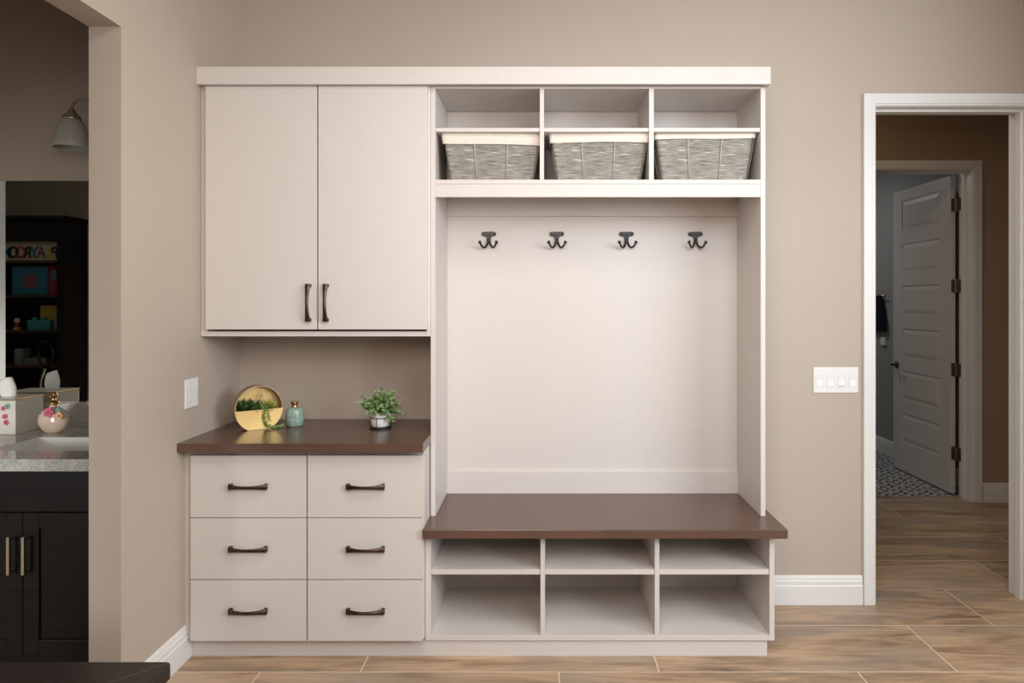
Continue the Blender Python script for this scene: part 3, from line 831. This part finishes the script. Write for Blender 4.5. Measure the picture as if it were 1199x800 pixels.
# tissue box
W_ = D0; d2 = 3.395; d1 = d2*.947
bxr = PX(51, d2); y2 = d2-D0; y1 = d1-D0
tx = thing('tissue_box', (bxr-.12, (y1+y2)/2, ZV), 'ivory tissue box with a gold edge on the vanity counter, tissue pulled up', 'tissue box')
zt = PZ(462, d2)
bx(bxr-.25, bxr, y1, y2, ZV+.0005, zt-.004).build('box_body', 'box', tx, .002)
bx(bxr-.252, bxr+.002, y1-.002, y2+.002, zt-.0038, zt).build('gold_edge', 'brass', tx, .0008)
bx(bxr-.247, bxr-.003, y1+.003, y2-.003, zt+.0001, zt+.0012).build('lid', 'box', tx)
m = MB(); rnd = random.Random(3); cxx = bxr-.088; cyy = (y1+y2)/2-.02; rings = []
for i in range(8):
    t = i/7; rg = []
    for j in range(20):
        a = 2*math.pi*j/20
        r = (.030+.010*math.sin(t*3))*(1+.07*math.sin(3*a+t*3)+.06*math.sin(7*a+t))
        top = .009*math.cos(a+.6)*t
        rg.append((cxx+r*math.cos(a)*(1.05-.25*t)-.006*t, cyy+r*.45*math.sin(a), zt+.0012+t*.088+top))
    rings.append(rg)
m.loft(rings).build('tissue', 'tissue', tx, 0, True, label='crumpled white tissue')
def flower(mb, c, r, n=5, axis='y', th=.004):
    for k in range(n):
        a = 2*math.pi*k/n
        dx, dz = math.cos(a)*r*.55, math.sin(a)*r*.55
        mb.sphere((c[0]+dx, c[1], c[2]+dz), r*.42, 8, 5, (1, .35, 1))
    return mb
yfc = y1-.003
def fl(px, py, r, mat, cm='brass', parent=tx, y=yfc, name='flower_ornament'):
    d = D0+y
    f_ = flower(MB(), (PX(px, d), y, PZ(py, d)), r).build(name, mat, parent, 0, True)
    MB().sphere((PX(px, d), y-.003, PZ(py, d)), r*.25, 8, 5).build('bead', cm, f_, 0, True)
fl(8.5, 476, .014, 'aqua'); fl(3.5, 478.5, .012, 'pink'); fl(5.5, 488, .014, 'pink'); fl(7, 495, .014, 'pink')
# soap dispenser
d = 3.28; sc = Vector((PX(63, d), d-D0, ZV))
sd = thing('soap_dispenser', sc, 'round peach glass soap bottle with a gold pump and flowers beside the tissue box', 'soap dispenser')
m = MB(); rings = []; n = 32
for z, rx in ((.0005, .036), (.004, .042), (.02, .060), (.04, .069), (.06, .071), (.08, .066), (.10, .050), (.112, .034), (.118, .020), (.126, .016), (.132, .016)):
    rings.append([(sc.x+rx*math.cos(2*math.pi*i/n), sc.y+min(rx, .010+rx*.45)*math.sin(2*math.pi*i/n), sc.z+z) for i in range(n)])
m.loft(rings).build('bottle_body', 'flask', sd, 0, True)
MB().lathe([(.002, .130), (.021, .130), (.022, .140), (.013, .146), (.009, .150), (.009, .164), (.014, .168), (.015, .178), (.010, .186), (.004, .190)], sc, 24).tube([(sc.x, sc.y, sc.z+.173), (sc.x+.001, sc.y-.02, sc.z+.174), (sc.x+.002, sc.y-.032, sc.z+.169)], .004, 8).build('pump', 'brass', sd, 0, True, label='gold pump head')
fl(57, 483, .026, 'pink', parent=sd, y=sc.y-.040); fl(69, 487, .020, 'peach', parent=sd, y=sc.y-.040); fl(68, 480, .013, 'aqua', parent=sd, y=sc.y-.036)

# ------------------------------------------------------------------ playroom seen in the mirror (mirror image depth dm from the camera)
dm = 6.5; yk = -(dm-D0)                         # bookcase front plane, faces +Y
xb1 = PX(75, dm); xb0 = xb1-.98; zt = PZ(253, dm)
bk = thing('bookcase', ((xb0+xb1)/2, yk-.17, 0), 'tall black bookcase with toys and a sign, reflected in the mirror', 'bookcase')
yb0 = yk-.34
m = MB()
m.box(xb0, xb0+.06, yb0, yk, 0, zt-.05); m.box(xb1-.06, xb1, yb0, yk, 0, zt-.05)
m.box(xb0, xb1, yb0, yb0+.015, 0, zt-.05); m.box(xb0+.06, xb1-.06, yb0, yk, 0, .12); m.box(xb0+.06, xb1-.06, yb0+.015, yk, zt-.24, zt-.05)
m.box(xb0-.02, xb1+.02, yb0, yk+.02, zt-.05, zt-.03); m.box(xb0-.035, xb1+.035, yb0, yk+.035, zt-.03, zt)
m.build('carcass', 'bookwood', bk, .002)
shz = [PZ(305, dm), PZ(345.5, dm), PZ(387, dm), PZ(428, dm), .95-.28, .45]
for z in shz[:5]:
    bx(xb0+.0605, xb1-.0605, yb0+.0155, yk-.01, z-.022, z).build('shelf', 'shelfwood', bk, .001)
# sign
zs0, zs1 = shz[0]+.001, PZ(282, dm)
sg = thing('playroom_sign', (xb1-.35, yk-.03, zs0), 'long cream board reading PLAYROOM on the top shelf of the black bookcase', 'sign')
sx1_, sx0_ = PX(68.5, dm), PX(68.5, dm)-.58
sb = bx(sx0_, sx1_, yk-.045, yk-.03, zs0, zs1).build('sign_board', 'sign', sg, .001)
cols = ['l_black', 'l_yellow', 'l_red', 'l_blue', 'l_blue', 'l_red', 'l_black', 'l_teal']
cols = ['l_black', 'l_yellow', 'l_mauve', 'l_blue', 'l_black', 'l_red', 'l_black', 'l_blue']
step = .0645
for i, chh in enumerate('PLAYROOM'):
    cu = bpy.data.curves.new('letter', 'FONT'); cu.body = chh; cu.size = .150; cu.extrude = .002; cu.offset = .004; cu.align_x = 'CENTER'
    to = bpy.data.objects.new('letter_tmp', cu); C.objects.link(to)
    bpy.context.view_layer.update()
    me = bpy.data.meshes.new_from_object(to.evaluated_get(bpy.context.evaluated_depsgraph_get()))
    bpy.data.objects.remove(to)
    me.materials.clear(); me.materials.append(M[cols[i]])
    # stand upright facing +Y: local x -> -X, local y -> Z
    px_ = sx1_-.045-i*step
    mt = Matrix(((-.85, 0, 0, px_), (0, 0, 1, yk-.0275), (0, 1, 0, zs0+.025), (0, 0, 0, 1)))
    me.transform(Matrix.Translation(-OFF[sg.name]) @ mt)
    lo = bpy.data.objects.new('letter', me); C.objects.link(lo); lo.parent = sb
def item(name, label, cat, b_, mat, bev=.002, group=None):
    o = bx(*b_).build(name, mat, None, bev); return tag(o, label, cat, group)
z = shz[1]+.001; q = yk-.06
xx = lambda p: PX(p, dm)
pic = item('picture_book', 'large blue picture book standing on the second shelf of the black bookcase', 'book', (xx(9.5), xx(51.5), q-.02, q, z, PZ(311.5, dm)), 'book_blue')
f_ = MB(); cxp, czp = xx(31), PZ(329, dm)
f_.prism([(cxp+.07*math.cos(2*math.pi*k/20), czp+.07*math.sin(2*math.pi*k/20)) for k in range(20)], q, q+.002, 'y').build('cover_disc', 'l_mauve', pic)
rb = item('red_book', 'narrow red book beside the blue picture book', 'book', (xx(52.5), xx(66.5), q-.02, q, z, PZ(311, dm)), 'book_red')
MB().prism([(xx(59)+.02*math.cos(2*math.pi*k/16), PZ(322, dm)+.05*math.sin(2*math.pi*k/16)) for k in range(16)], q, q+.002, 'y').build('cover_oval', 'l_teal', rb)
z = shz[2]+.001
yb_o = item('yellow_book', 'yellow book standing behind the teal toy bin', 'book', (xx(40), xx(58), q-.05, q-.03, z, PZ(358, dm)), 'book_yellow')
item('grey_book', 'dark grey book at the end of the toy shelf', 'book', (xx(59), xx(67), q-.03, q-.01, z, PZ(360, dm)), 'book_grey')
tb_ = thing('toy_bin', (xx(43), q+.02, z), 'small teal toy bin in front of the yellow book', 'toy bin')
m = MB(); a0, a1 = xx(30), xx(57)
m.loft([[(a0+.01, q-.02, z), (a1-.01, q-.02, z), (a1-.01, q+.035, z), (a0+.01, q+.035, z)], [(a0, q-.025, PZ(375, dm)), (a1, q-.025, PZ(375, dm)), (a1, q+.04, PZ(375, dm)), (a0, q+.04, PZ(375, dm))]])
m.build('bin_body', 'l_teal', tb_, .004)
for e in (36, 48): MB().sphere((xx(e), q+.0, PZ(374, dm)), .022, 10, 6).build('toy_ball', 'l_teal', tb_, 0, True)
fg = thing('toy_figure', (xx(15.5), q, z), 'tiny white toy on a yellow base at the left of the toy shelf', 'toy')
MB().lathe([(.03, 0), (.034, .005), (.030, .025), (.01, .028)], (xx(15.5), q, z), 16).build('toy_base', 'l_yellow', fg, 0, True)
MB().lathe([(.012, .028), (.022, .04), (.018, .065), (.01, .07)], (xx(15.5), q, z), 16).build('toy_body', 'l_red', fg, 0, True)
MB().sphere((xx(15.5), q, z+.09), .026, 12, 8).build('toy_head', 'toy_white', fg, 0, True)
z = shz[3]+.001
for i, (a, b, h0, lab) in enumerate(((22, 50, .0, 'pale grey book lying flat at the bottom of the stack'), (24, 48, .03, 'grey book lying on top of the flat stack'))):
    item('flat_book', lab, 'book', (xx(a), xx(b), q-.12, q+.0, z+h0, z+h0+.028), 'book_grey', .002, 'books lying flat on the fourth shelf')
item('upright_book', 'dark book standing at the left of the flat stack', 'book', (xx(12), xx(20), q-.12, q, z, z+.15), 'book_grey')
item('green_book', 'thin green book lying on the flat grey books', 'book', (xx(31), xx(43), q-.11, q-.01, z+.0585, z+.070), 'l_green')
# stick with loop handle in front of the bookcase
vx = thing('floor_sweeper', (xx(47), yk+.15, 0), 'upright sweeper with a grey pole and dark loop handle before the bookcase', 'sweeper')
dmv = dm-.15; Xv = lambda p: PX(p, dmv)
lp = [(Xv(47+(p-47)), yk+.15, PZ(y_, dmv)) for p, y_ in ((53, 431), (47, 420), (46, 408), (51, 401), (59, 404), (63, 414), (61, 424), (54, 431))]
MB().tube(lp, .012, 8).build('loop_handle', 'black', vx, 0, True)
MB().tube([(Xv(54), yk+.15, PZ(431, dmv)), (Xv(49), yk+.15, PZ(446, dmv)), (Xv(47), yk+.15, .10)], .013, 8, False).build('pole', 'nickel', vx, 0, True)
MB().box(Xv(47)-.13, Xv(47)+.13, yk+.08, yk+.20, .0, .10).build('sweeper_head', 'black', vx, .02)

# ------------------------------------------------------------------ towel in the grey room
dt = 6.86; xt = 3.345
hk = thing('towel_hook', (xt-.03, dt-D0, PZ(343, dt)), 'small nickel towel hook on the grey wall beyond the open door', 'hook')
zh = PZ(345, dt)
MB().lathe([(.0, 0), (.024, 0), (.024, .008), (.009, .014), (.009, .04), (.014, .046), (.008, .052)], (0, 0, 0), 16).xf(Matrix.Translation((xt, dt-D0, zh)) @ Matrix.Rotation(R(-90), 4, 'Y')).build('hook_post', 'nickel', hk, 0, True)
MB().tube([(xt-.045, dt-D0-.10, zh-.012), (xt-.045, dt-D0+.10, zh-.012)], .006, 8, False).build('cross_bar', 'nickel', hk, 0, True)
m = MB(); rings = []
for t, w2 in ((0, .03), (.05, .05), (.2, .075), (.5, .105), (.8, .13), (.97, .14), (1, .13)):
    z = zh-.015-t*(PZ(352, dt)-PZ(393, dt))
    rings.append([(xt-.035+(.022+.012*math.cos(3*a_*2))*math.cos(a_), dt-D0+.04+w2*math.sin(a_), z) for a_ in [2*math.pi*k/24 for k in range(24)]])
m.loft(rings)
o = m.build('hand_towel', 'towel', None, 0, True); tag(o, 'dark folded hand towel hanging on the hook in the grey room', 'towel')
o = bx(xt-.022, xt-.0005, dt-D0-.05, dt-D0+.04, PZ(404, dt), PZ(394.5, dt)-.005).build('outlet_plate', 'plastic', None, .002); tag(o, 'small white wall plate under the dark hanging towel', 'outlet')

# ------------------------------------------------------------------ lights
def area(name, loc, target, sx, sy, power, col=(1, 1, 1), spread=180):
    l = bpy.data.lights.new(name, 'AREA'); l.shape = 'RECTANGLE'; l.size = sx; l.size_y = sy; l.energy = power; l.color = col; l.spread = R(spread)
    o = bpy.data.objects.new(name, l); C.objects.link(o); o.location = loc
    o.rotation_euler = (Vector(target)-Vector(loc)).to_track_quat('-Z', 'Y').to_euler()
    return o
area('right_key', (3.5, -3.4, 2.15), (.2, -.4, 1.0), 2.1, 1.5, 122, (.89, .945, 1))  # added key light outside the unseen right opening, tuned to match the tones
area('overhead_fill', (.0, -2.1, 3.0), (.0, -2.1, 0), 1.2, 1.2, 29, (1, .96, .88))  # soft overhead fill, added with no fixture in the room
area('warm_fill', (-.3, -3.3, 2.1), (-.1, 0, 1.2), .8, .8, 15, (1, .86, .77), 130)  # warm fill added near the camera, no real lamp there
area('beam_light', (1.0, -3.1, 2.8), (.85, 0, 1.6), .9, .9, 13, (.82, .91, 1), 95)  # unseen cool beam added near the camera to brighten the locker side
area('bathroom_fill', (-3.0, -3.3, .95), (-3.1, 0, .35), .8, .8, 15, (1, 1, .95), 75)  # low fill added to brighten the vanity, no window behind it
area('grey_room_fill', (2.2, 3.6, 2.9), (2.2, 3.6, 0), .4, .4, 9, (.95, .97, 1))  # dim fill added so the room past the hallway reads
area('hallway_fill', (1.7, .9, 2.95), (1.9, 1.0, 0), .3, .3, 5, (1, .80, .56))  # weak warm fill added to lift the hallway, no fixture modelled
area('playroom_fill', (-5.0, -2.2, 2.95), (-5.0, -2.2, 0), .5, .5, 1.5, (.95, 1, .85))  # faint fill added so the reflected bookcase shows

w = bpy.data.worlds.new('world'); bpy.context.scene.world = w; w.use_nodes = True
w.node_tree.nodes['Background'].inputs[0].default_value = (.75, .85, 1, 1)
w.node_tree.nodes['Background'].inputs[1].default_value = .25

# ------------------------------------------------------------------ camera
cd = bpy.data.cameras.new('camera'); cam = bpy.data.objects.new('camera', cd); C.objects.link(cam)
cam.location = (0, -D0, H); cam.rotation_euler = (R(90), 0, 0)
cd.sensor_width = 36; cd.lens = F/1199*36
cd.shift_x = -(CX-599.5)/1199; cd.shift_y = -(400-CY)/1199
cd.clip_start = .05
sc_ = bpy.context.scene; sc_.camera = cam
sc_.view_settings.view_transform = 'Standard'; sc_.view_settings.look = 'None'
sc_.view_settings.gamma = 1; sc_.view_settings.use_curve_mapping = False
sc_.view_settings.exposure = 0.0
